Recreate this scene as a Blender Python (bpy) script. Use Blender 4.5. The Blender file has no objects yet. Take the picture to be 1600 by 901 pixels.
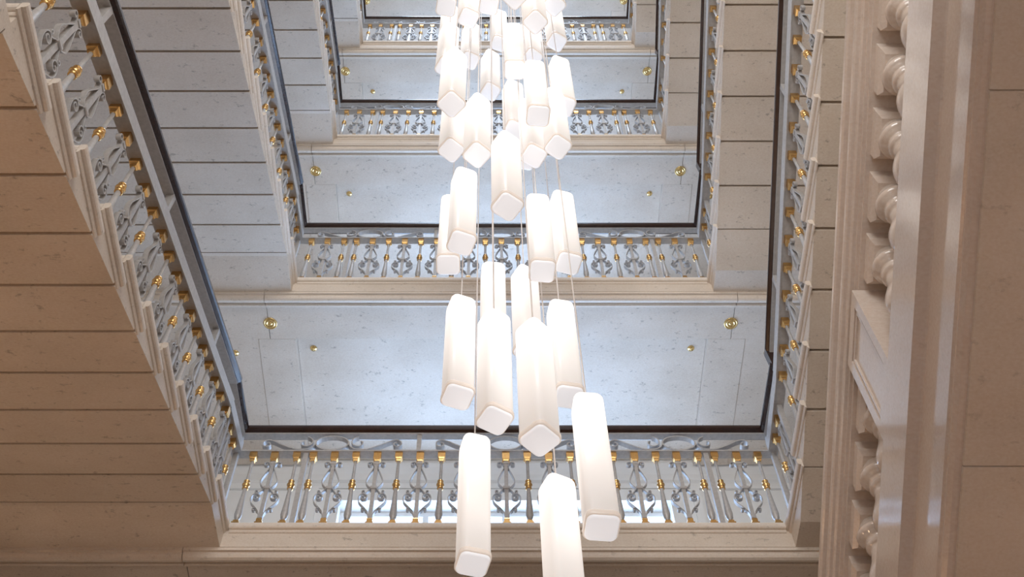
import bpy, math, random
from mathutils import Vector
random.seed(4)
S = bpy.context.scene
COL = S.collection
PI = math.pi
# ------------------------------------------------------------------ camera, world, light
EYE = 1.6
cam = bpy.data.cameras.new('camera'); co = bpy.data.objects.new('camera', cam); COL.objects.link(co)
co.location = (0, 0, EYE); co.rotation_euler = (math.radians(90 + 58.53), 0, 0)
cam.sensor_width = 36; cam.lens = 36 * 1778.5 / 1600; cam.shift_x = (800 - 762.3) / 1600
cam.clip_start = .05; cam.clip_end = 200
S.camera = co
S.view_settings.view_transform = 'Standard'; S.view_settings.look = 'None'
S.view_settings.gamma = 1; S.view_settings.use_curve_mapping = False
S.view_settings.exposure = 0.0
W = bpy.data.worlds.new('world'); S.world = W; W.use_nodes = True
bg = W.node_tree.nodes['Background']; bg.inputs[0].default_value = (.62, .78, 1, 1); bg.inputs[1].default_value = 1.1
WINDOW_W = 250      # daylight entering by each gallery window
SKY_W = 900         # daylight entering by the roof light
FILL_UP_W = 20           # unseen warm uplights added in the ground floor hall
FILL_FRONT_W = 245       # fill light through unseen windows added at the half landings
FILL_LOW_W = 62        # fill light through an unseen glazed entrance, also added
PEND = .80          # radiance of the pendant shades
def area(name, loc, rot, sx, sy, w, colr):
    l = bpy.data.lights.new(name, 'AREA'); l.shape = 'RECTANGLE'; l.size = sx; l.size_y = sy
    l.energy = w; l.color = colr
    o = bpy.data.objects.new(name, l); COL.objects.link(o); o.location = loc; o.rotation_euler = rot
    return o
# ------------------------------------------------------------------ dimensions (metres, heights above the floor)
H = 3.5786; RISE = H / 22; TR = .4; M = RISE / TR
Z1 = 6.3712 + EYE                       # first gallery floor
def zl(k): return Z1 + (k - 1) * H
YE = 5.95                               # well-side edge of a gallery
YB = 8.4                                # back wall
XL, XR = -1.935, 2.2264                 # nosing edges of the well
SL, SR = -1.972, 2.263                  # string faces
WL, WR = -4.2, 4.5                      # side walls
RL, RR = 5.52, 5.37                     # first riser of left / right flights
YF = .9                                 # front edge of the well
YW = -2.2                               # wall behind the viewer
TOP = zl(5) + 4.4
for k in range(1, 6):
    area('window_daylight', (.185, YB + .42, zl(k) + 1.6), (math.radians(-90), 0, 0), 3.5, 2.5, WINDOW_W, (.50, .70, 1))
for k in range(0, 5):
    area('added_front_fill', (.15, YW - .45, zl(k) + H / 2 + 1.5), (math.radians(90), 0, 0), 3.1, 2.2, FILL_FRONT_W, (1, .91, .80))  # added fill from behind the viewer, brightens the well-facing stone
area('added_entrance_fill', (.15, YW - .45, 1.9), (math.radians(90), 0, 0), 3.1, 3.0, FILL_LOW_W, (1, .86, .72))  # added fill for the lower well, its entrance is made up
area('rooflight_daylight', (.15, 3.4, TOP + .5), (0, 0, 0), 3.8, 4.6, SKY_W, (.62, .78, 1))
# ------------------------------------------------------------------ materials
def mat(name, col, rough=.5, metal=0., emit=None, es=0.):
    m = bpy.data.materials.new(name); m.use_nodes = True
    b = m.node_tree.nodes['Principled BSDF']
    b.inputs['Base Color'].default_value = (*col, 1); b.inputs['Roughness'].default_value = rough; b.inputs['Metallic'].default_value = metal
    if emit: b.inputs['Emission Color'].default_value = (*emit, 1); b.inputs['Emission Strength'].default_value = es
    return m
def stone(name, a, b, rough, pits=.5, vein=0., scale=1.):
    m = mat(name, a, rough); n = m.node_tree.nodes; L = m.node_tree.links; P = n['Principled BSDF']
    g = n.new('ShaderNodeNewGeometry')
    mp = n.new('ShaderNodeMapping'); mp.inputs['Scale'].default_value = (scale, scale * 1.5, scale * 1.5); L.new(g.outputs['Position'], mp.inputs[0])
    t1 = n.new('ShaderNodeTexNoise'); t1.inputs['Scale'].default_value = 1.6; t1.inputs['Detail'].default_value = 6; L.new(mp.outputs[0], t1.inputs['Vector'])
    r1 = n.new('ShaderNodeValToRGB'); r1.color_ramp.elements[0].position = .3; r1.color_ramp.elements[1].position = .72
    r1.color_ramp.elements[0].color = (*b, 1); r1.color_ramp.elements[1].color = (*a, 1); L.new(t1.outputs[0], r1.inputs[0])
    t2 = n.new('ShaderNodeTexNoise'); t2.inputs['Scale'].default_value = 13; t2.inputs['Detail'].default_value = 5; t2.inputs['Roughness'].default_value = .7; L.new(mp.outputs[0], t2.inputs['Vector'])
    r2 = n.new('ShaderNodeValToRGB'); r2.color_ramp.elements[0].position = .60; r2.color_ramp.elements[1].position = .68
    r2.color_ramp.elements[0].color = (0, 0, 0, 1); r2.color_ramp.elements[1].color = (pits, pits, pits, 1); L.new(t2.outputs[0], r2.inputs[0])
    mx = n.new('ShaderNodeMix'); mx.data_type = 'RGBA'; L.new(r2.outputs[0], mx.inputs[0]); L.new(r1.outputs[0], mx.inputs[6])
    mx.inputs[7].default_value = (b[0] * .35, b[1] * .33, b[2] * .3, 1)
    t3 = n.new('ShaderNodeTexNoise'); t3.inputs['Scale'].default_value = 60; t3.inputs['Detail'].default_value = 3; L.new(mp.outputs[0], t3.inputs['Vector'])
    m3 = n.new('ShaderNodeMix'); m3.data_type = 'RGBA'; m3.blend_type = 'OVERLAY'; m3.inputs[0].default_value = .22
    L.new(mx.outputs[2], m3.inputs[6]); L.new(t3.outputs[0], m3.inputs[7]); L.new(m3.outputs[2], P.inputs['Base Color'])
    bp = n.new('ShaderNodeBump'); bp.inputs['Strength'].default_value = .12; bp.inputs['Distance'].default_value = .01
    L.new(t2.outputs[0], bp.inputs['Height']); L.new(bp.outputs[0], P.inputs['Normal'])
    return m
def brushed(name, col, rough, metal, sc=40, amt=.25):
    m = mat(name, col, rough, metal); n = m.node_tree.nodes; L = m.node_tree.links; P = n['Principled BSDF']
    g = n.new('ShaderNodeNewGeometry'); t = n.new('ShaderNodeTexNoise'); t.inputs['Scale'].default_value = sc; t.inputs['Detail'].default_value = 4
    L.new(g.outputs['Position'], t.inputs['Vector'])
    mr = n.new('ShaderNodeMapRange'); mr.inputs[3].default_value = 1 - amt; mr.inputs[4].default_value = 1 + amt; L.new(t.outputs[0], mr.inputs[0])
    mx = n.new('ShaderNodeVectorMath'); mx.operation = 'SCALE'; mx.inputs[0].default_value = col; L.new(mr.outputs[0], mx.inputs['Scale'])
    L.new(mx.outputs[0], P.inputs['Base Color'])
    return m
MS = stone('limestone', (.70, .61, .52), (.60, .51, .42), .48, .55)
MN = stone('honed_limestone', (.74, .65, .56), (.66, .57, .48), .5, .25)
MP = stone('polished_marble', (.74, .64, .56), (.66, .555, .475), .10, .12, scale=.8)
MP.node_tree.nodes['Principled BSDF'].inputs['Specular IOR Level'].default_value = .75
[setattr(n_.inputs['Strength'], 'default_value', .03) for n_ in MP.node_tree.nodes if n_.type == 'BUMP']
MI = brushed('grey_painted_iron', (.45, .432, .42), .36, .2)
MG = brushed('gilding', (.76, .47, .18), .26, .95, 60, .2)
MB_ = brushed('brass', (.83, .62, .28), .22, 1., 60, .15)
MW = brushed('dark_mahogany', (.03, .013, .009), .24, 0., 14, .5)
MWH = brushed('white_paint', (.82, .81, .79), .45, 0., 5, .04)
MFL = stone('floor_stone', (.58, .47, .37), (.45, .35, .27), .25, .2)
def pendant_mat():
    m = mat('opal_glass', (.60, .565, .54), .25, 0., (1, .94, .89), PEND)
    n = m.node_tree.nodes; L = m.node_tree.links; P = n['Principled BSDF']
    tc = n.new('ShaderNodeTexCoord'); sx = n.new('ShaderNodeSeparateXYZ'); L.new(tc.outputs['Object'], sx.inputs[0])
    mr = n.new('ShaderNodeMapRange'); mr.inputs[1].default_value = 0; mr.inputs[2].default_value = .95      # the lamp sits in the upper half of the tube
    mr.inputs[3].default_value = PEND * .52; mr.inputs[4].default_value = PEND * 1.3; L.new(sx.outputs[2], mr.inputs[0]); L.new(mr.outputs[0], P.inputs['Emission Strength'])
    return m
MPE = pendant_mat()
MPC = mat('opal_cap', (.62, .54, .48), .25, 0., (1, .88, .78), PEND * .45)
MPD = mat('opal_diffuser', (.62, .61, .62), .3, 0., (.98, .97, 1), PEND * .70)
MCB = mat('cable_sheath', (.9, .84, .80), .5)
MDK = brushed('dark_screw', (.05, .05, .05), .4, .6)
def glass_mat():
    m = bpy.data.materials.new('window_glass'); m.use_nodes = True; n = m.node_tree.nodes; L = m.node_tree.links
    n.clear(); o = n.new('ShaderNodeOutputMaterial'); t = n.new('ShaderNodeBsdfTransparent'); g = n.new('ShaderNodeBsdfGlossy'); x = n.new('ShaderNodeMixShader')
    g.inputs['Roughness'].default_value = .05; x.inputs[0].default_value = .08; t.inputs[0].default_value = (.93, .96, 1, 1)
    L.new(t.outputs[0], x.inputs[1]); L.new(g.outputs[0], x.inputs[2]); L.new(x.outputs[0], o.inputs[0]); return m
MGL = glass_mat()
# ------------------------------------------------------------------ mesh helpers
class MB:
    def __init__(s): s.v = []; s.f = []; s.sm = []
    def add(s, vs, fs, smooth=False):
        o = len(s.v); s.v += [tuple(p) for p in vs]
        for f in fs: s.f.append([i + o for i in f]); s.sm.append(smooth)
        return s
    def box(s, x0, x1, y0, y1, z0, z1):
        return s.add([(x0, y0, z0), (x1, y0, z0), (x1, y1, z0), (x0, y1, z0), (x0, y0, z1), (x1, y0, z1), (x1, y1, z1), (x0, y1, z1)],
                     [(3, 2, 1, 0), (4, 5, 6, 7), (0, 1, 5, 4), (1, 2, 6, 5), (2, 3, 7, 6), (3, 0, 4, 7)])
    def prism(s, poly, a0, a1, axis):
        """poly in the plane across `axis` ('x': (y,z), 'y': (x,z), 'z': (x,y)) pushed from a0 to a1"""
        def P(p, a): return {'x': (a, p[0], p[1]), 'y': (p[0], a, p[1]), 'z': (p[0], p[1], a)}[axis]
        n = len(poly)
        return s.add([P(p, a0) for p in poly] + [P(p, a1) for p in poly],
                     [list(range(n))[::-1], list(range(n, 2 * n))] + [(i, (i + 1) % n, n + (i + 1) % n, n + i) for i in range(n)])
    def sweep(s, path, sides, prof, smooth=False):
        """prof points (side, up) carried along path with a side vector at each point and vertical up"""
        n = len(prof); vs = []; fs = []
        for p, sd in zip(path, sides):
            for a, b in prof: vs.append((p[0] + sd[0] * a, p[1] + sd[1] * a, p[2] + b))
        for j in range(len(path) - 1):
            for i in range(n): fs.append((j * n + i, j * n + (i + 1) % n, (j + 1) * n + (i + 1) % n, (j + 1) * n + i))
        fs.append(list(range(n))); fs.append(list(range((len(path) - 1) * n, len(path) * n))[::-1])
        return s.add(vs, fs, smooth)
    def lathe(s, prof, seg=12, cx=0, cy=0, sq=False):
        n = len(prof); vs = []; fs = []
        for r, z in prof:
            for i in range(seg):
                a = 2 * PI * i / seg + (PI / 4 if seg == 4 else 0); q = r * (math.sqrt(2) if seg == 4 else 1)
                vs.append((cx + q * math.cos(a), cy + q * math.sin(a), z))
        for j in range(n - 1):
            for i in range(seg): fs.append((j * seg + i, j * seg + (i + 1) % seg, (j + 1) * seg + (i + 1) % seg, (j + 1) * seg + i))
        fs.append(list(range(seg))[::-1]); fs.append(list(range((n - 1) * seg, n * seg)))
        return s.add(vs, fs, seg > 4)
    def ribbon(s, pts, t=.007, w=.03, smooth=True):
        """flat iron strip: pts (x,z), thickness t in the plane, width w across it"""
        n = len(pts); vs = []; fs = []
        for i, (x, z) in enumerate(pts):
            a = pts[max(i - 1, 0)]; b = pts[min(i + 1, n - 1)]; dx, dz = b[0] - a[0], b[1] - a[1]; l = math.hypot(dx, dz) or 1
            nx, nz = -dz / l * t / 2, dx / l * t / 2
            vs += [(x + nx, -w / 2, z + nz), (x + nx, w / 2, z + nz), (x - nx, w / 2, z - nz), (x - nx, -w / 2, z - nz)]
        for j in range(n - 1):
            for i in range(4): fs.append((4 * j + i, 4 * j + (i + 1) % 4, 4 * j + 4 + (i + 1) % 4, 4 * j + 4 + i))
        fs.append((0, 1, 2, 3)); k = 4 * (n - 1); fs.append((k + 3, k + 2, k + 1, k))
        return s.add(vs, fs, False)
    def mesh(s, name, m):
        me = bpy.data.meshes.new(name); me.from_pydata(s.v, [], s.f)
        me.polygons.foreach_set('use_smooth', s.sm); me.materials.append(m); me.update()
        import bmesh
        bm = bmesh.new(); bm.from_mesh(me); bmesh.ops.recalc_face_normals(bm, faces=bm.faces); bm.to_mesh(me); bm.free()
        return me
    def build(s, name, m, parent=None): return link(name, s.mesh(name, m), parent)
def link(name, me, parent=None, loc=(0, 0, 0), rz=0, sc=(1, 1, 1)):
    o = bpy.data.objects.new(name, me); COL.objects.link(o); o.parent = parent
    o.location = loc; o.rotation_euler = (0, 0, rz); o.scale = sc
    return o
def tag(o, label, cat, group=None, kind=None):
    o['label'] = label
    if cat: o['category'] = cat
    if group: o['group'] = group
    if kind: o['kind'] = kind
    return o
def thing(name, label, cat, loc=(0, 0, 0), group=None, kind=None):
    return tag(link(name, None, None, loc), label, cat, group, kind)
def arc(cx, cz, r0, r1, a0, a1, n=14):
    return [(cx + (r0 + (r1 - r0) * i / n) * math.cos(math.radians(a0 + (a1 - a0) * i / n)),
             cz + (r0 + (r1 - r0) * i / n) * math.sin(math.radians(a0 + (a1 - a0) * i / n))) for i in range(n + 1)]
def smoothpts(p, n=5):
    out = []
    for i in range(len(p) - 1):
        a = p[max(i - 1, 0)]; b = p[i]; c = p[i + 1]; d = p[min(i + 2, len(p) - 1)]
        for j in range(n):
            t = j / n
            out.append(tuple(.5 * (2 * b[q] + (c[q] - a[q]) * t + (2 * a[q] - 5 * b[q] + 4 * c[q] - d[q]) * t * t + (3 * b[q] - a[q] - 3 * c[q] + d[q]) * t ** 3) for q in (0, 1)))
    return out + [p[-1]]
# ------------------------------------------------------------------ the shell of the stairwell
def structure(name, mb, m, label, cat):
    return tag(mb.build(name, m), label, cat, kind='structure')
structure('floor', MB().box(WL - .2, WR + .2, YW - .2, YB + .2, -.2, 0), MFL, 'warm stone floor of the ground floor hall', 'floor')
structure('wall_left', MB().box(WL - .2, WL, YW - .2, YB + .2, 0, TOP), MS, 'limestone wall beyond the left hand flights', 'wall')
structure('wall_right', MB().box(WR, WR + .2, YW - .2, YB + .2, 0, TOP), MS, 'limestone wall beyond the right hand flights', 'wall')
fb = MB(); zz = 0
FO = [(.3, 3.5)] + [(zl(k) + H / 2 + .4, zl(k) + H / 2 + 2.6) for k in range(0, 5)]  # openings for the added entrance and front windows, none of them seen
for z0, z1 in FO:
    fb.box(WL, WR, YW - .2, YW, zz, z0); fb.box(WL, -1.4, YW - .2, YW, z0, z1); fb.box(1.7, WR, YW - .2, YW, z0, z1); zz = z1
fb.box(WL, WR, YW - .2, YW, zz, TOP)
structure('wall_front', fb, MS, 'limestone wall behind the front half landings', 'wall')
WX0, WX1 = -1.6, 1.97
wb = MB(); zz = 0
for k in range(1, 6):
    z0, z1 = zl(k) + .35, zl(k) + 2.9
    wb.box(WL, WR, YB, YB + .3, zz, z0); wb.box(WL, WX0, YB, YB + .3, z0, z1); wb.box(WX1, WR, YB, YB + .3, z0, z1); zz = z1
wb.box(WL, WR, YB, YB + .3, zz, TOP)
structure('wall_back', wb, MWH, 'white back wall of the galleries with wide windows', 'wall')
cb = MB(); cb.box(WL - .2, WR + .2, YW - .2, 1.1, TOP, TOP + .25).box(WL - .2, WR + .2, 5.7, YB + .3, TOP, TOP + .25)
cb.box(WL - .2, -1.75, 1.1, 5.7, TOP, TOP + .25).box(2.05, WR + .2, 1.1, 5.7, TOP, TOP + .25)
structure('ceiling', cb, MWH, 'white ceiling around the roof light at the top of the well', 'ceiling')
rl = thing('window_6', 'gridded roof light over the stairwell', 'skylight', kind='structure')
for i in range(5): MB().box(-1.75 + i * .95 - .03, -1.75 + i * .95 + .03, 1.1, 5.7, TOP + .03, TOP + .12).build('glazing_bar', MWH, rl)
for i in range(1, 4): MB().box(-1.75, 2.05, 1.1 + i * 1.15 - .03, 1.1 + i * 1.15 + .03, TOP + .04, TOP + .11).build('glazing_bar', MWH, rl)
for i, (z0, z1) in enumerate(FO):  # made-up windows that go with the added front fill
    w = thing('window_%d' % (7 + i), 'added white framed window, unseen behind the viewer on %s' % ('the ground floor entrance' if i == 0 else ['lowest', 'second', 'third', 'fourth', 'fifth'][i - 1] + ' half landing'), 'window', kind='structure')
    f = MB().box(-1.4, 1.7, YW - .15, YW - .09, z0, z0 + .06).box(-1.4, 1.7, YW - .15, YW - .09, z1 - .06, z1).box(-1.4, -1.34, YW - .15, YW - .09, z0 + .06, z1 - .06).box(1.64, 1.7, YW - .15, YW - .09, z0 + .06, z1 - .06).build('window_frame', MWH, w)
    for j in range(3):
        a = -1.34 + j * 2.98 / 3
        if j: MB().box(a - .03, a + .03, YW - .15, YW - .09, z0 + .06, z1 - .06).build('mullion', MWH, f)
        MB().box(a + .03, a + 2.98 / 3 - .03, YW - .124, YW - .118, z0 + .06, z1 - .06).build('pane', MGL, f)
ORD = ['', 'lowest', 'second', 'third', 'fourth', 'topmost']
for k in range(1, 6):
    w = thing('window_%d' % k, 'wide white framed window on the back wall of the %s gallery' % ORD[k], 'window', kind='structure')
    z0, z1 = zl(k) + .35, zl(k) + 2.9
    c = MB().box(WX0 - .3, WX0, YB - .05, YB - .002, zl(k) + .01, z1 + .18).box(WX1, WX1 + .3, YB - .05, YB - .002, zl(k) + .01, z1 + .18).box(WX0, WX1, YB - .05, YB - .002, z1, z1 + .18)
    c.box(WX0 - .33, WX0 - .24, YB - .075, YB - .002, zl(k) + .01, z1 + .2).box(WX1 + .24, WX1 + .33, YB - .075, YB - .002, zl(k) + .01, z1 + .2)
    c.build('casing', MWH, w)
    fr = MB().box(WX0, WX1, YB + .12, YB + .18, z0, z0 + .07).box(WX0, WX1, YB + .12, YB + .18, z1 - .07, z1).box(WX0, WX0 + .07, YB + .12, YB + .18, z0 + .07, z1 - .07).box(WX1 - .07, WX1, YB + .12, YB + .18, z0 + .07, z1 - .07)
    f = fr.build('window_frame', MWH, w)
    for i in range(4):
        a = WX0 + .07 + i * (WX1 - WX0 - .14) / 4; b = a + (WX1 - WX0 - .14) / 4
        if i: MB().box(a - .03, a + .03, YB + .12, YB + .18, z0 + .07, z1 - .07).build('mullion', MWH, f)
        MB().box(a + .03, b - .03, YB + .145, YB + .152, z0 + .07, z1 - .07).build('pane', MGL, f)
    # cornice between wall and gallery ceiling
    zc = zl(k) + H - .12 if k < 5 else TOP
    prof = [(YB - .002, zc - .34), (YB - .03, zc - .34), (YB - .04, zc - .27), (YB - .07, zc - .25), (YB - .08, zc - .17), (YB - .13, zc - .1), (YB - .15, zc - .06), (YB - .15, zc - .002), (YB - .002, zc - .002)]
    tag(MB().prism(prof, WL + .002, WR - .002, 'x').build('trim_%d' % k, MWH), 'white moulded cornice above the window of the %s gallery' % ORD[k], 'cornice', kind='structure')
# ------------------------------------------------------------------ galleries
LIP = [(0, 0), (.026, 0), (.034, -.006), (.038, -.018), (.038, -.042), (.033, -.054), (.024, -.06), (.014, -.06), (.014, -.074), (.008, -.084), (0, -.086)]
TH = .225
def gallery(k):
    z = zl(k)
    t = thing('stair_landing', 'limestone gallery slab crossing the back of the well, %s of the five' % ORD[k] if k else 'limestone landing at the foot of the marble flight, below the galleries', 'landing', (0, 0, 0), 'limestone galleries')
    YS = YE + .037
    s = MB().box(WL, WR, YS + .16, YB, z - .12, z).box(WL, WR, YS, YS + .16, z - TH, z)
    for x0, x1, yr, yk, dz in ((WL, SL, RL, 5.568, -.10), (SR, WR, RR, 5.742, -.07)):
        if x0 < 0: poly = [(YS, z), (RL, z), (RL, z - .2645), (5.568, z - TH - .02), (YS, z - TH - .0)]
        else: poly = [(YS, z), (RR, z), (RR, z - .07), (5.742, z - TH), (YS, z - TH)]
        s.prism(poly, x0, x1, 'x')
    s.build('slab', MS, t)
    n = MB().prism([(YS - a, z + b) for a, b in LIP], XL, XR, 'x')
    n.build('edge_nosing', MN, t)
    MB().prism([(SL + a, z + b) for a, b in LIP], RL - .035, YS, 'y').build('edge_nosing', MN, t)
    MB().prism([(SR - a, z + b) for a, b in LIP], RR - .03, YS, 'y').build('edge_nosing', MN, t)
    b = z - TH
    mo = [(0, 0), (0, -.018), (.02, -.018), (.024, -.03), (.036, -.042), (.056, -.048), (.078, -.045), (.094, -.035), (.098, -.02), (.118, -.02), (.122, -.03), (.134, -.034), (.146, -.028), (.148, -.012), (.178, -.012), (.178, 0)]
    for x0, x1 in ((WL, -2.243), (-2.237, 2.497), (2.503, WR)):
        MB().prism([(YS + .004 + u, b + v * 1.6) for u, v in mo], x0, x1, 'x').build('soffit_moulding', MN, t)
        MB().box(x0, x1, YS + .162, 6.56, b, z - .121).build('ceiling_beam', MS, t)
    for x0, x1 in ((-2.36, -1.98), (2.27, 2.65)): MB().box(x0, x1, 6.562, YB - .16, b, z - .121).build('ceiling_beam', MS, t)
    for x0, x1 in ((WL, -2.363), (2.653, WR)): MB().box(x0, x1, 6.562, YB - .16, b + .006, z - .121).build('ceiling_panel', MS, t)
    MB().box(-1.977, 2.267, 6.562, YB - .16, b + .09, z - .121).build('ceiling_panel', MS, t)
    return t
disc_big = MB().lathe([(.004, -.016), (.016, -.016), (.018, -.006), (.03, -.006), (.034, -.014), (.044, -.014), (.047, -.005), (.058, -.005), (.064, -.012), (.07, -.004), (.072, 0)], 20).mesh('disc', MB_)
disc_small = MB().lathe([(.004, -.03), (.012, -.026), (.014, -.012), (.03, -.012), (.036, -.004), (.038, 0)], 16).mesh('disc', MB_)
for k in range(0, 6):
    gallery(k)
    if k < 2: continue
    for x, sd in ((-2.22, 'left'), (2.48, 'right')):
        o = link('ceiling_rosette', disc_big, None, (x, 6.37, zl(k) - TH)); tag(o, 'large round brass rosette on the %s gallery underside, on the %s' % (ORD[k], sd), 'rosette', 'large brass rosettes')
    for x, sd in ((-2.62, 'outer left'), (-1.82, 'inner left'), (2.12, 'inner right'), (2.9, 'outer right')):
        o = link('sprinkler_head', disc_small, None, (x, 6.74, zl(k) - TH + (.09 if -1.98 < x < 2.27 else .006))); tag(o, 'small brass sprinkler head in the %s gallery ceiling, %s one of its row' % (ORD[k], sd), 'sprinkler', 'small brass sprinkler heads')
for k in range(0, 5):
    z = zl(k) + H / 2
    t = thing('half_landing', 'limestone half landing over the viewer, between the %s and next gallery' % ORD[k] if k else 'limestone half landing over the viewer, lowest of all', 'landing', (0, 0, 0), 'half landings')
    MB().box(WL + .012, WR - .012, YW + .012, YF, z - TH, z).box(WL + .012, SL, YF, 1.52, z - TH, z).box(SR, WR - .012, YF, 1.37, z - .2, z).build('slab', MS, t)
# ------------------------------------------------------------------ flights
def flight(k, side):
    z = zl(k)
    if side == 'L':
        lab = 'limestone flight with cut string on the left, running down from the %s gallery' % ORD[k]
        x0, x1, xs, sg = WL + .012, SL, SL, 1
    else:
        lab = 'limestone flight on the right, rising from the %s gallery' % ORD[k] if k else 'limestone flight behind the marble balustrade on the far right'
        x0, x1, xs, sg = SR, WR - .012, SR, -1
    t = thing('stair_flight', lab, 'staircase', (0, 0, 0), 'limestone flights')
    g = .011
    if side == 'L':
        so = lambda y: -.245 - M * (5.568 - y)
        poly = [(0, -RISE), (-TR, -RISE), (-TR, so(RL - TR) + .04), (-TR + .007, so(RL - TR) + .035), (-TR + g, so(RL - TR + g)), (-g, so(RL - g)), (-.007, so(RL) + .035), (-.001, so(RL) + .04)]
        y0, dz = RL, -RISE
        bar = (-TR - .035, .035); front = (-TR - .035, -TR); rel = -RISE
    else:
        so = lambda y: -.22 + M * (5.742 - y)
        poly = [(0, RISE), (-TR, RISE), (-TR, so(RR - TR) + .04), (-TR + .007, so(RR - TR) + .035), (-TR + g, so(RR - TR + g)), (-g, so(RR - g)), (-.007, so(RR) + .035), (-.001, so(RR) + .04)]
        y0, dz = RR, RISE
        bar = (-TR - .035, .035); front = (0, .035); rel = RISE
    sm = MB().prism(poly, x0, x1, 'x').mesh('step', MS)
    nb = MB().prism([(xs + sg * a, rel + b) for a, b in LIP], bar[0], bar[1], 'y')
    fl = [(a, rel + b) for a, b in LIP]
    base = front[1] if side == 'L' else front[0]; s2 = -1 if side == 'L' else 1
    nb.prism([(base + s2 * a, b) for a, b in fl], min(x0, x1) + .001, max(x0, x1) - .001, 'x')
    nm = nb.mesh('tread_nosing', MN)
    for i in range(10):
        st = link('step', sm, t, (0, y0 - i * TR, z + i * dz))
        link('tread_nosing', nm, st)
    return t
for k in range(1, 6): flight(k, 'L')
for k in range(0, 5): flight(k, 'R')
# ------------------------------------------------------------------ iron balusters (0.833 m tall at scale 1)
HB = .833
rb = MB().lathe([(.012, .045), (.013, .075), (.024, .085), (.026, .10), (.030, .125), (.027, .17), (.021, .27), (.016, .38), (.015, .43), (.014, .5), (.0125, .62), (.012, .79)], 12)
ROUND = rb.mesh('baluster', MI)
gb = MB().lathe([(.03, 0), (.03, .022), (.022, .03), (.022, .045), (.017, .055)], 4)
gc = MB().lathe([(.016, .41), (.025, .416), (.025, .428), (.02, .433), (.026, .445), (.032, .46), (.026, .475), (.02, .486), (.025, .494), (.025, .504), (.015, .512)], 12)
gd = MB().lathe([(.015, .74), (.019, .752), (.019, .765), (.025, .775), (.03, .78), (.03, .833)], 4)
ROUND_G = [('gilt_foot', gb.mesh('gilt_foot', MG)), ('gilt_collar', gc.mesh('gilt_collar', MG)), ('gilt_capital', gd.mesh('gilt_capital', MG))]
sb = MB().lathe([(.015, .05), (.015, .79)], 4).lathe([(.022, .40), (.026, .405), (.026, .425), (.02, .43)], 4).lathe([(.019, .70), (.021, .705), (.021, .72), (.018, .725)], 4).lathe([(.019, .075), (.019, .1)], 4)
for q in (-1, 1):
    mir = lambda pts: [(q * x, z) for x, z in pts]
    sb.ribbon(mir(smoothpts([(.016, .668), (.022, .64), (.045, .575), (.064, .51), (.062, .47), (.042, .435), (.024, .418)])))
    sb.ribbon(mir(smoothpts([(.016, .655), (.018, .69), (.03, .715)]) + arc(.05, .70, .024, .008, 130, -230, 16)))
    sb.ribbon(mir(smoothpts([(.016, .105), (.03, .15), (.062, .2), (.098, .25), (.108, .295), (.10, .33), (.082, .35)]) + arc(.072, .312, .038, .008, 75, 480, 22)))
    sb.ribbon(mir(smoothpts([(.022, .412), (.036, .39), (.05, .365), (.062, .35)])))
    sb.ribbon(mir(arc(.074, .375, .016, .005, -110, 250, 12)))
    sb.ribbon(mir(smoothpts([(.03, .15), (.045, .165)]) + arc(.064, .172, .018, .006, 180, -140, 12)))
SCROLL = sb.mesh('scroll_baluster', MI)
SCROLL_G = [('gilt_foot', MB().lathe([(.03, 0), (.03, .02), (.022, .028), (.022, .06), (.019, .07)], 4).mesh('gilt_foot', MG)), ('gilt_capital', MB().lathe([(.019, .735), (.022, .745), (.03, .755), (.03, .833)], 4).mesh('gilt_capital', MG))]
POST = MB().lathe([(.02, 0), (.02, .833)], 4).mesh('square_post', MI)
def baluster(kind, parent, x, y, z, h, rz=0):
    me, g, nm = {'R': (ROUND, ROUND_G, 'baluster'), 'S': (SCROLL, SCROLL_G, 'scroll_baluster'), 'P': (POST, None, 'square_post')}[kind]
    o = link(nm, me, parent, (x, y, z), rz, (1, 1, h / HB))
    for gn, gm in g or []: link(gn, gm, o)
# frieze panel of scrolls and an oval
fp = MB(); FZ = .225
fp.ribbon([(.135 * math.cos(a * PI / 16), .112 + .088 * math.sin(a * PI / 16)) for a in range(33)], .01, .045)
for q in (-1, 1):
    mir = lambda pts: [(q * x, z) for x, z in pts]
    fp.ribbon(mir(arc(.222, .118, .02, .085, 420, 40, 26)[:-4] + [(.16, .06), (.135, .112)][:0]), .009, .045)
    fp.ribbon(mir(arc(.222, .115, .084, .084, 180, 265, 8) + smoothpts([(.235, .031), (.3, .035), (.4, .085), (.48, .135), (.52, .15)]) + arc(.53, .10, .05, .012, 88, -290, 20)), .009, .045)
FRIEZE = fp.mesh('frieze_scroll', MI)
WOOD = [(-.036, 0), (-.056, .012), (-.046, .028), (-.058, .04), (-.056, .068), (-.036, .084), (0, .09), (.036, .084), (.056, .068), (.058, .04), (.046, .028), (.056, .012), (.036, 0)]
BL, BR, BY = XL - .115, XR + .10, YE + .045       # baluster lines of the galleries
FL, FR = XL - .10, XR + .095                     # and of the flights
MIDH, TOPH = .833, 1.062
SEQ = [('R', 365), ('S', 401), ('R', 438), ('P', 453), ('R', 466), ('S', 502), ('R', 538), ('S', 574), ('R', 610), ('S', 646), ('R', 682), ('S', 718), ('R', 754), ('S', 790),
       ('R', 826), ('S', 862), ('R', 898), ('S', 934), ('R', 970), ('S', 1006), ('R', 1042), ('S', 1077), ('R', 1113), ('P', 1127), ('R', 1141), ('S', 1178), ('R', 1214)]
SEQ = [(a, .1457 + (x - 790) * .00482) for a, x in SEQ]       # spacing of 174 mm about the middle of the gallery
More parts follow.
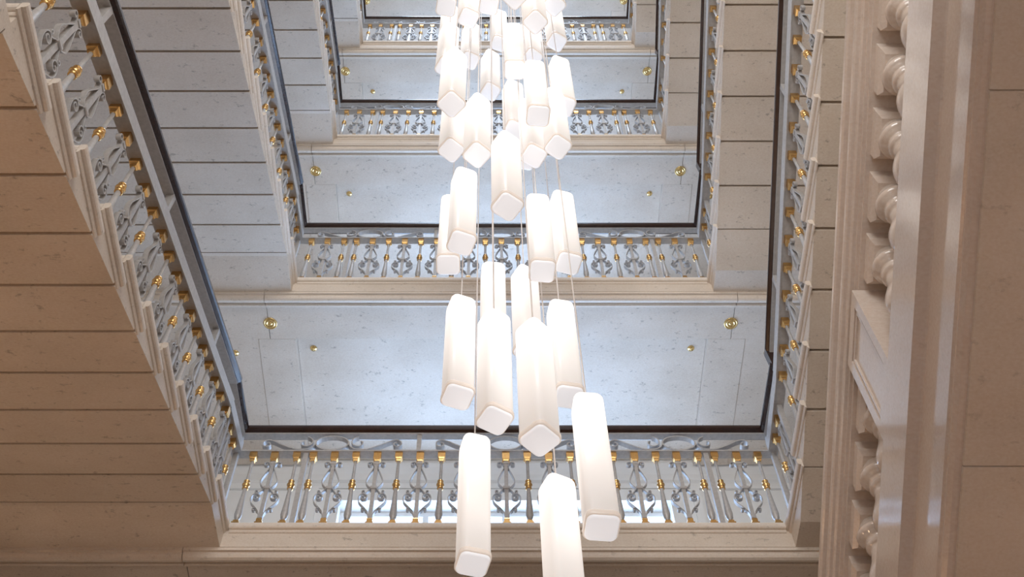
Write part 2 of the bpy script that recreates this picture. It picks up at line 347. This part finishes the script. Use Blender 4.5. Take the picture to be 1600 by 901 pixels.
def gallery_rail(k):
    z = zl(k)
    t = thing('landing_balustrade', 'grey iron and gilt scroll balustrade with dark wooden rail along the %s gallery' % ORD[k], 'balustrade', (0, 0, 0), 'gallery balustrades')
    for kd, x in SEQ: baluster(kd, t, x, BY, z, MIDH if kd != 'P' else MIDH)
    for xs, sl in ((BL, -.19), (BR, .15)):
        for kd, y in (('R', BY - .17), ('S', BY - .34), ('P', BY - .44)): baluster(kd, t, xs, y, z, MIDH + sl * (BY - y), PI / 2)
    for x in (-.5675, .859): MB().lathe([(.018, z + MIDH + .012), (.018, z + TOPH)], 4, x, BY).build('square_post', MI, t)
    for x in (BL, BR): MB().lathe([(.02, z), (.02, z + TOPH)], 4, x, BY).build('square_post', MI, t)
    y0 = 5.40
    path = lambda h: [(BL, y0, z + h + (-.115 if h < 1 else -.04)), (BL, BY, z + h), (BR, BY, z + h), (BR, y0 - .1, z + h + (.105 if h < 1 else 0))]
    sides = [(1, 0), (1, -1), (-1, -1), (-1, 0)]
    flat = lambda w, a, b: [(-w, a), (w, a), (w, b), (-w, b)]
    MB().sweep(path(MIDH), sides, flat(.04, 0, .012)).build('lower_rail', MI, t)
    MB().sweep(path(TOPH), sides, flat(.032, 0, .014)).build('upper_rail', MI, t)
    pm = path(MIDH)
    for pq, sd in (((pm[0], pm[1]), 1), ((pm[3], pm[2]), -1)):
        a, b = pq; b = (b[0], b[1] - .042, b[2]); MB().sweep([a, b], [(sd, 0)] * 2, [(.0405, -.012), (.048, -.012), (.048, .10), (.0405, .10)]).build('side_plate', MI, t)
    MB().sweep(path(TOPH + .014), sides, WOOD).build('handrail', MW, t)
    for x in (-1.281, .1457, 1.572): link('frieze_scroll', FRIEZE, t, (x, BY, z + MIDH + .012))
for k in range(1, 5): gallery_rail(k)
def flight_rail(k, side):
    z = zl(k); L_ = side == 'L'
    t = thing('stair_balustrade', ('grey iron and gilt balustrade with dark rail on the left flight below the %s gallery' if L_ else 'grey iron and gilt balustrade with dark rail on the right flight above the %s gallery') % ORD[k], 'balustrade', (0, 0, 0), 'flight balustrades')
    x = FL if L_ else FR
    if L_: pitch = lambda y: z - RISE + M * (y - (RL - TR))
    else: pitch = lambda y: z + RISE + M * (RR - y)
    sd = 1 if L_ else -1
    LOW, UPR = .74, 1.045
    for i in range(10):
        F = (RL if L_ else RR) - i * TR; tz = z - (i + 1) * RISE if L_ else z + (i + 1) * RISE
        for kd, y in ((('S', F - .1), ('R', F - .3)) if L_ else (('R', F - .1), ('S', F - .3))):
            baluster(kd, t, x, y, tz, pitch(y) + LOW - tz, PI / 2)
    ya, yb = (1.45, 5.405) if L_ else (1.35, 5.30)
    path = lambda h: [(x, ya, pitch(ya) + h), (x, yb, pitch(yb) + h)]
    sides = [(sd, 0)] * 2
    MB().sweep(path(LOW), sides, [(-.045, 0), (.04, 0), (.04, .012), (-.045, .012)]).build('lower_rail', MI, t)
    MB().sweep(path(LOW), sides, [(.0405, -.012), (.048, -.012), (.048, .10), (.0405, .10)]).build('side_plate', MI, t)
    MB().sweep(path(UPR), sides, [(-.032, 0), (.032, 0), (.032, .014), (-.032, .014)]).build('upper_rail', MI, t)
    for i in range(3):
        y = 1.9 + i * 1.4; MB().sweep([(x, y - .02, pitch(y) + LOW + .012), (x, y + .02, pitch(y) + LOW + .012)], sides, [(-.015, 0), (.035, 0), (.035, UPR - LOW - .012), (-.015, UPR - LOW - .012)]).build('rail_block', MI, t)
    hp = path(UPR + .014); hr = MB().sweep(hp, sides, WOOD)
    e = z + TOPH + .014 - hp[1][2]
    if not L_: hr.sweep([(x, yb - .03, hp[1][2]), (x, yb + .035, hp[1][2])], sides, [(a, b + e if b < .04 else b) for a, b in WOOD])
    hr.build('handrail', MW, t)
for k in range(1, 6): flight_rail(k, 'L')
for k in range(1, 5): flight_rail(k, 'R')
# ------------------------------------------------------------------ the marble balustrade of the lowest flight, right foreground
z0 = zl(0)
pit = lambda y: z0 + RISE + M * (RR + .03 - y)
t = thing('marble_balustrade', 'polished marble balustrade with turned balusters and closed string, right foreground', 'balustrade')
ya, yb = 1.2, 5.5
def along(prof, y0=ya, y1=yb): return MB().sweep([(0, y0, pit(y0)), (0, y1, pit(y1))], [(1, 0)] * 2, prof)
along([(1.80, .25), (1.80, -.045), (1.85, -.055), (1.858, -.06), (1.858, -.335), (1.868, -.345), (1.866, -.365), (1.882, -.385), (1.9, -.39), (2.262, -.39), (2.262, .25)]).build('closed_string', MP, t)
HRP = [(1.84, .862), (1.84, .881), (1.824, .881), (1.824, .896), (1.806, .896), (1.80, .902), (1.797, .916), (1.782, .918), (1.774, .926), (1.771, .944), (1.776, .962), (1.757, .964), (1.747, .972), (1.744, .99), (1.752, 1.005), (2.02, 1.03), (2.24, 1.0), (2.262, .962), (2.22, .9), (2.19, .862)]
along(HRP).build('handrail', MP, t)
for y0, y1 in ((ya, 1.617), (1.623, 2.997), (3.003, yb)): along([(1.91, -.3905), (2.262, -.3905), (2.262, -.40), (1.914, -.40)], y0, y1).build('soffit_slab', MN, t)
CX = 1.965
def marble_baluster(y):
    hb = .612; zb = pit(y) + .25
    o = link('baluster', MBAL, t, (CX, y, zb))
    link('abacus', MABA, o); link('plinth', MPLI, o)
def sheared_block(hw, za, zb, inset):
    m = MB(); vs = []
    for r, z in ((hw, za), (hw, zb)) if inset == 0 else ((hw - inset, za), (hw, za + inset), (hw, zb)):
        for a, b in ((-1, -1), (1, -1), (1, 1), (-1, 1)): vs.append((a * r, b * r, z - M * b * r))
    n = len(vs) // 4
    fs = [(3, 2, 1, 0), tuple(range(4 * n - 4, 4 * n))]
    for j in range(n - 1):
        for i in range(4): fs.append((4 * j + i, 4 * j + (i + 1) % 4, 4 * j + 4 + (i + 1) % 4, 4 * j + 4 + i))
    return m.add(vs, fs)
MABA = sheared_block(.104, .535, .6125, .022).mesh('abacus', MP)
MPLI = sheared_block(.095, -.002, .06, 0).mesh('plinth', MP)
MBAL = MB().lathe([(.07, .03), (.09, .05), (.092, .07), (.075, .083), (.058, .092), (.058, .105), (.09, .125), (.114, .16), (.122, .195), (.118, .23), (.10, .275), (.08, .32), (.066, .37), (.06, .405), (.066, .41), (.076, .42), (.076, .432), (.066, .442), (.068, .455), (.072, .465), (.08, .468), (.082, .476), (.092, .482), (.1, .494), (.101, .508), (.095, .522), (.085, .53), (.085, .56)], 28).mesh('baluster', MP)
BALY = [1.39, 1.67, 1.95, 2.23, 2.515, 2.795, 3.50, 3.78, 4.065, 4.345, 4.63, 4.91]
for y in BALY: marble_baluster(y)
P0, P1 = 2.955, 3.305
def pier(x0, x1, y0, y1, a, b): return MB().prism([(y0, pit(y0) + a), (y1, pit(y1) + a), (y1, pit(y1) + b), (y0, pit(y0) + b)], x0, x1, 'x')
pd = pier(1.82, 2.17, P0, P1, .2505, .8615).build('pedestal', MP, t)
for a, b, c, d in ((P0, P0 + .05, .2505, .8615), (P1 - .05, P1, .2505, .8615), (P0 + .05, P1 - .05, .2505, .32), (P0 + .05, P1 - .05, .80, .8615)): pier(1.805, 1.8198, a, b, c, d).build('panel_frame', MP, pd)
for a, b, c, d in ((P0 + .06, P0 + .072, .332, .788), (P1 - .072, P1 - .06, .332, .788), (P0 + .072, P1 - .072, .332, .345), (P0 + .072, P1 - .072, .775, .788)): pier(1.81, 1.8198, a, b, c, d).build('panel_bead', MP, pd)
# ------------------------------------------------------------------ pendant lamps
def rsq(hw, r, n=5):
    out = []
    for q, (sx, sy) in enumerate(((1, 1), (-1, 1), (-1, -1), (1, -1))):
        for i in range(n + 1):
            a = PI / 2 * (q + i / n); out.append((sx * (hw - r) + r * math.cos(a), sy * (hw - r) + r * math.sin(a)))
    return out
def tube(rings):
    m = MB(); vs = []; fs = []; n = 24
    for hw, r, z in rings: vs += [(x, y, z) for x, y in rsq(hw, r)]
    for j in range(len(rings) - 1):
        for i in range(n): fs.append((j * n + i, j * n + (i + 1) % n, (j + 1) * n + (i + 1) % n, (j + 1) * n + i))
    fs.append(tuple(range(n))[::-1]); fs.append(tuple(range((len(rings) - 1) * n, len(rings) * n)))
    return m.add(vs, fs, True)
SHADE = tube([(.073, .03, .045), (.0785, .034, .046), (.0785, .034, .90), (.077, .034, .925), (.071, .034, .943), (.060, .03, .95)]).mesh('shade', MPE)
CAP = tube([(.0805, .036, .014), (.083, .037, .018), (.083, .037, .040), (.0805, .036, .046)]).mesh('end_cap', MPC)
DIFF = tube([(.066, .026, .0), (.073, .030, .003), (.0755, .032, .0135), (.0755, .032, .02)]).mesh('diffuser', MPD)
SCREW = MB().lathe([(.004, .945), (.004, .953)], 8, .05, .05).mesh('screw', MDK)
GRIP = MB().lathe([(.012, .949), (.012, .962), (.006, .98), (.003, .985)], 12).mesh('cable_grip', MCB)
CABLE = MB().lathe([(.0042, 0), (.0042, 1)], 8).mesh('cable', MCB)
PENDANTS = [(-0.074, 4.095, 5.672, 15), (0.52, 3.637, 5.443, 5), (0.347, 3.852, 5.044, 25), (0.245, 3.404, 5.782, 45), (0.035, 3.594, 6.175, 30), (-0.164, 3.724, 6.546, 20), (0.459, 3.909, 6.792, 10), (0.033, 3.893, 7.241, 5), (0.254, 4.084, 7.518, 30), (-0.164, 3.454, 7.772, 20), (-0.274, 3.954, 8.36, 0), (0.117, 3.132, 7.641, 35), (0.34, 3.619, 7.707, 5), (0.534, 3.794, 8.103, 15), (-0.271, 3.522, 9.297, 40), (-0.075, 3.318, 8.772, 40), (0.301, 3.968, 10.071, 10), (0.216, 3.732, 10.139, 25), (0.333, 3.494, 9.134, 30), (0.498, 3.363, 9.003, 35), (-0.254, 3.05, 9.031, 45), (0.025, 4.018, 11.7, 30), (0.21, 3.216, 10.141, 0), (0.358, 3.181, 9.135, 5), (0.604, 3.466, 10.004, 20), (-0.174, 3.849, 12.073, 25), (0.121, 4.099, 13.265, 20), (0.42, 3.743, 11.86, 35), (0.376, 2.909, 10.379, 45), (0.649, 3.619, 11.942, 30), (0.572, 3.03, 11.194, 45), (-0.169, 3.18, 11.307, 25), (0.009, 3.035, 11.208, 10), (-0.351, 2.972, 10.974, 10), (-0.395, 3.686, 12.143, 15), (-0.353, 3.428, 10.764, 30), (0.212, 2.748, 10.497, 45)]
WHERE = [
    'glowing white square tube pendant lamp, lowest in the left column of the cluster',
    'glowing white square tube pendant lamp, second lowest in the right column of the cluster',
    'glowing white square tube pendant lamp, lowest in the right column of the cluster',
    'glowing white square tube pendant lamp, third lowest in the right column of the cluster',
    'glowing white square tube pendant lamp, lowest in the middle column of the cluster',
    'glowing white square tube pendant lamp, second lowest in the left column of the cluster',
    'glowing white square tube pendant lamp, fourth lowest in the right column of the cluster',
    'glowing white square tube pendant lamp, second lowest in the middle column of the cluster',
    'glowing white square tube pendant lamp, third lowest in the middle column of the cluster',
    'glowing white square tube pendant lamp, fourth lowest in the left column of the cluster',
    'glowing white square tube pendant lamp, third lowest in the left column of the cluster',
    'glowing white square tube pendant lamp, fourth lowest in the middle column of the cluster',
    'glowing white square tube pendant lamp, fifth lowest in the right column of the cluster',
    'glowing white square tube pendant lamp, sixth lowest in the right column of the cluster',
    'glowing white square tube pendant lamp, sixth lowest in the left column of the cluster',
    'glowing white square tube pendant lamp, fifth lowest in the left column of the cluster',
    'glowing white square tube pendant lamp, fifth lowest in the middle column of the cluster',
    'glowing white square tube pendant lamp, sixth lowest in the middle column of the cluster',
    'glowing white square tube pendant lamp, seventh lowest in the right column of the cluster',
    'glowing white square tube pendant lamp, eighth lowest in the right column of the cluster',
    'glowing white square tube pendant lamp, seventh lowest in the left column of the cluster',
    'glowing white square tube pendant lamp, seventh lowest in the middle column of the cluster',
    'glowing white square tube pendant lamp, eighth lowest in the middle column of the cluster',
    'glowing white square tube pendant lamp, ninth lowest in the right column of the cluster',
    'glowing white square tube pendant lamp, tenth lowest in the right column of the cluster',
    'glowing white square tube pendant lamp, ninth lowest in the left column of the cluster',
    'glowing white square tube pendant lamp, ninth lowest in the middle column of the cluster',
    'glowing white square tube pendant lamp, eleventh lowest in the right column of the cluster',
    'glowing white square tube pendant lamp, thirteenth lowest in the right column of the cluster',
    'glowing white square tube pendant lamp, twelfth lowest in the right column of the cluster',
    'glowing white square tube pendant lamp, fourteenth lowest in the right column of the cluster',
    'glowing white square tube pendant lamp, eleventh lowest in the left column of the cluster',
    'glowing white square tube pendant lamp, tenth lowest in the middle column of the cluster',
    'glowing white square tube pendant lamp, twelfth lowest in the left column of the cluster',
    'glowing white square tube pendant lamp, tenth lowest in the left column of the cluster',
    'glowing white square tube pendant lamp, eighth lowest in the left column of the cluster',
    'glowing white square tube pendant lamp, eleventh lowest in the middle column of the cluster']
for (x, y, z, r), lab in zip(PENDANTS, WHERE):
    p = thing('pendant_lamp', lab, 'pendant lamp', (x, y, z), 'opal tube pendant lamps')
    p.rotation_euler = (0, 0, math.radians(r))
    for nm, me in (('shade', SHADE), ('end_cap', CAP), ('diffuser', DIFF), ('screw', SCREW), ('cable_grip', GRIP)): link(nm, me, p)
    link('cable', CABLE, p, (0, 0, .96), 0, (1, 1, TOP - .4 - z - .96))
cn = thing('ceiling_canopy', 'white frame carrying the pendant cables under the roof light', 'canopy', (.13, 3.45, TOP - .4))
MB().box(-.8, .8, -.8, .8, 0, .06).build('plate', MWH, cn)
for a, b in ((-.7, -.7), (.7, -.7), (.7, .7), (-.7, .7)): MB().box(a - .01, a + .01, b - .01, b + .01, .06, .44).build('hanger', MI, cn)
# ------------------------------------------------------------------ unseen uplights added to the ground floor hall for warm light
BOWL = MB().lathe([(.03, 0), (.12, .03), (.19, .1), (.22, .19), (.20, .19), (.17, .11), (.1, .05), (.02, .03)], 20).mesh('bowl', MB_)
for x, y, w in ((WL + .25, 1.2, 'left wall nearer the viewer'), (WL + .25, 5.2, 'left wall further back'), (WR - .25, 1.2, 'right wall nearer the viewer'), (WR - .25, 5.2, 'right wall further back')):
    u = thing('added_uplight', 'added unseen brass bowl uplight on the ground floor %s' % w, 'added wall lamp', (x, y, 1.7), 'added ground floor uplights')
    link('bowl', BOWL, u)
    s_ = 1 if x > 0 else -1
    MB().box(min(0, s_ * .25), max(0, s_ * .25), -.02, .02, .02, .06).build('bracket', MB_, u)
    l = bpy.data.lights.new('added_uplight_lamp', 'AREA'); l.shape = 'DISK'; l.size = .3; l.energy = FILL_UP_W * (1.5 if x < 0 else .6); l.color = (1, .62, .36)
    o = bpy.data.objects.new('added_uplight_lamp', l); COL.objects.link(o); o.parent = u; o.location = (0, 0, .2); o.rotation_euler = (PI, 0, 0)
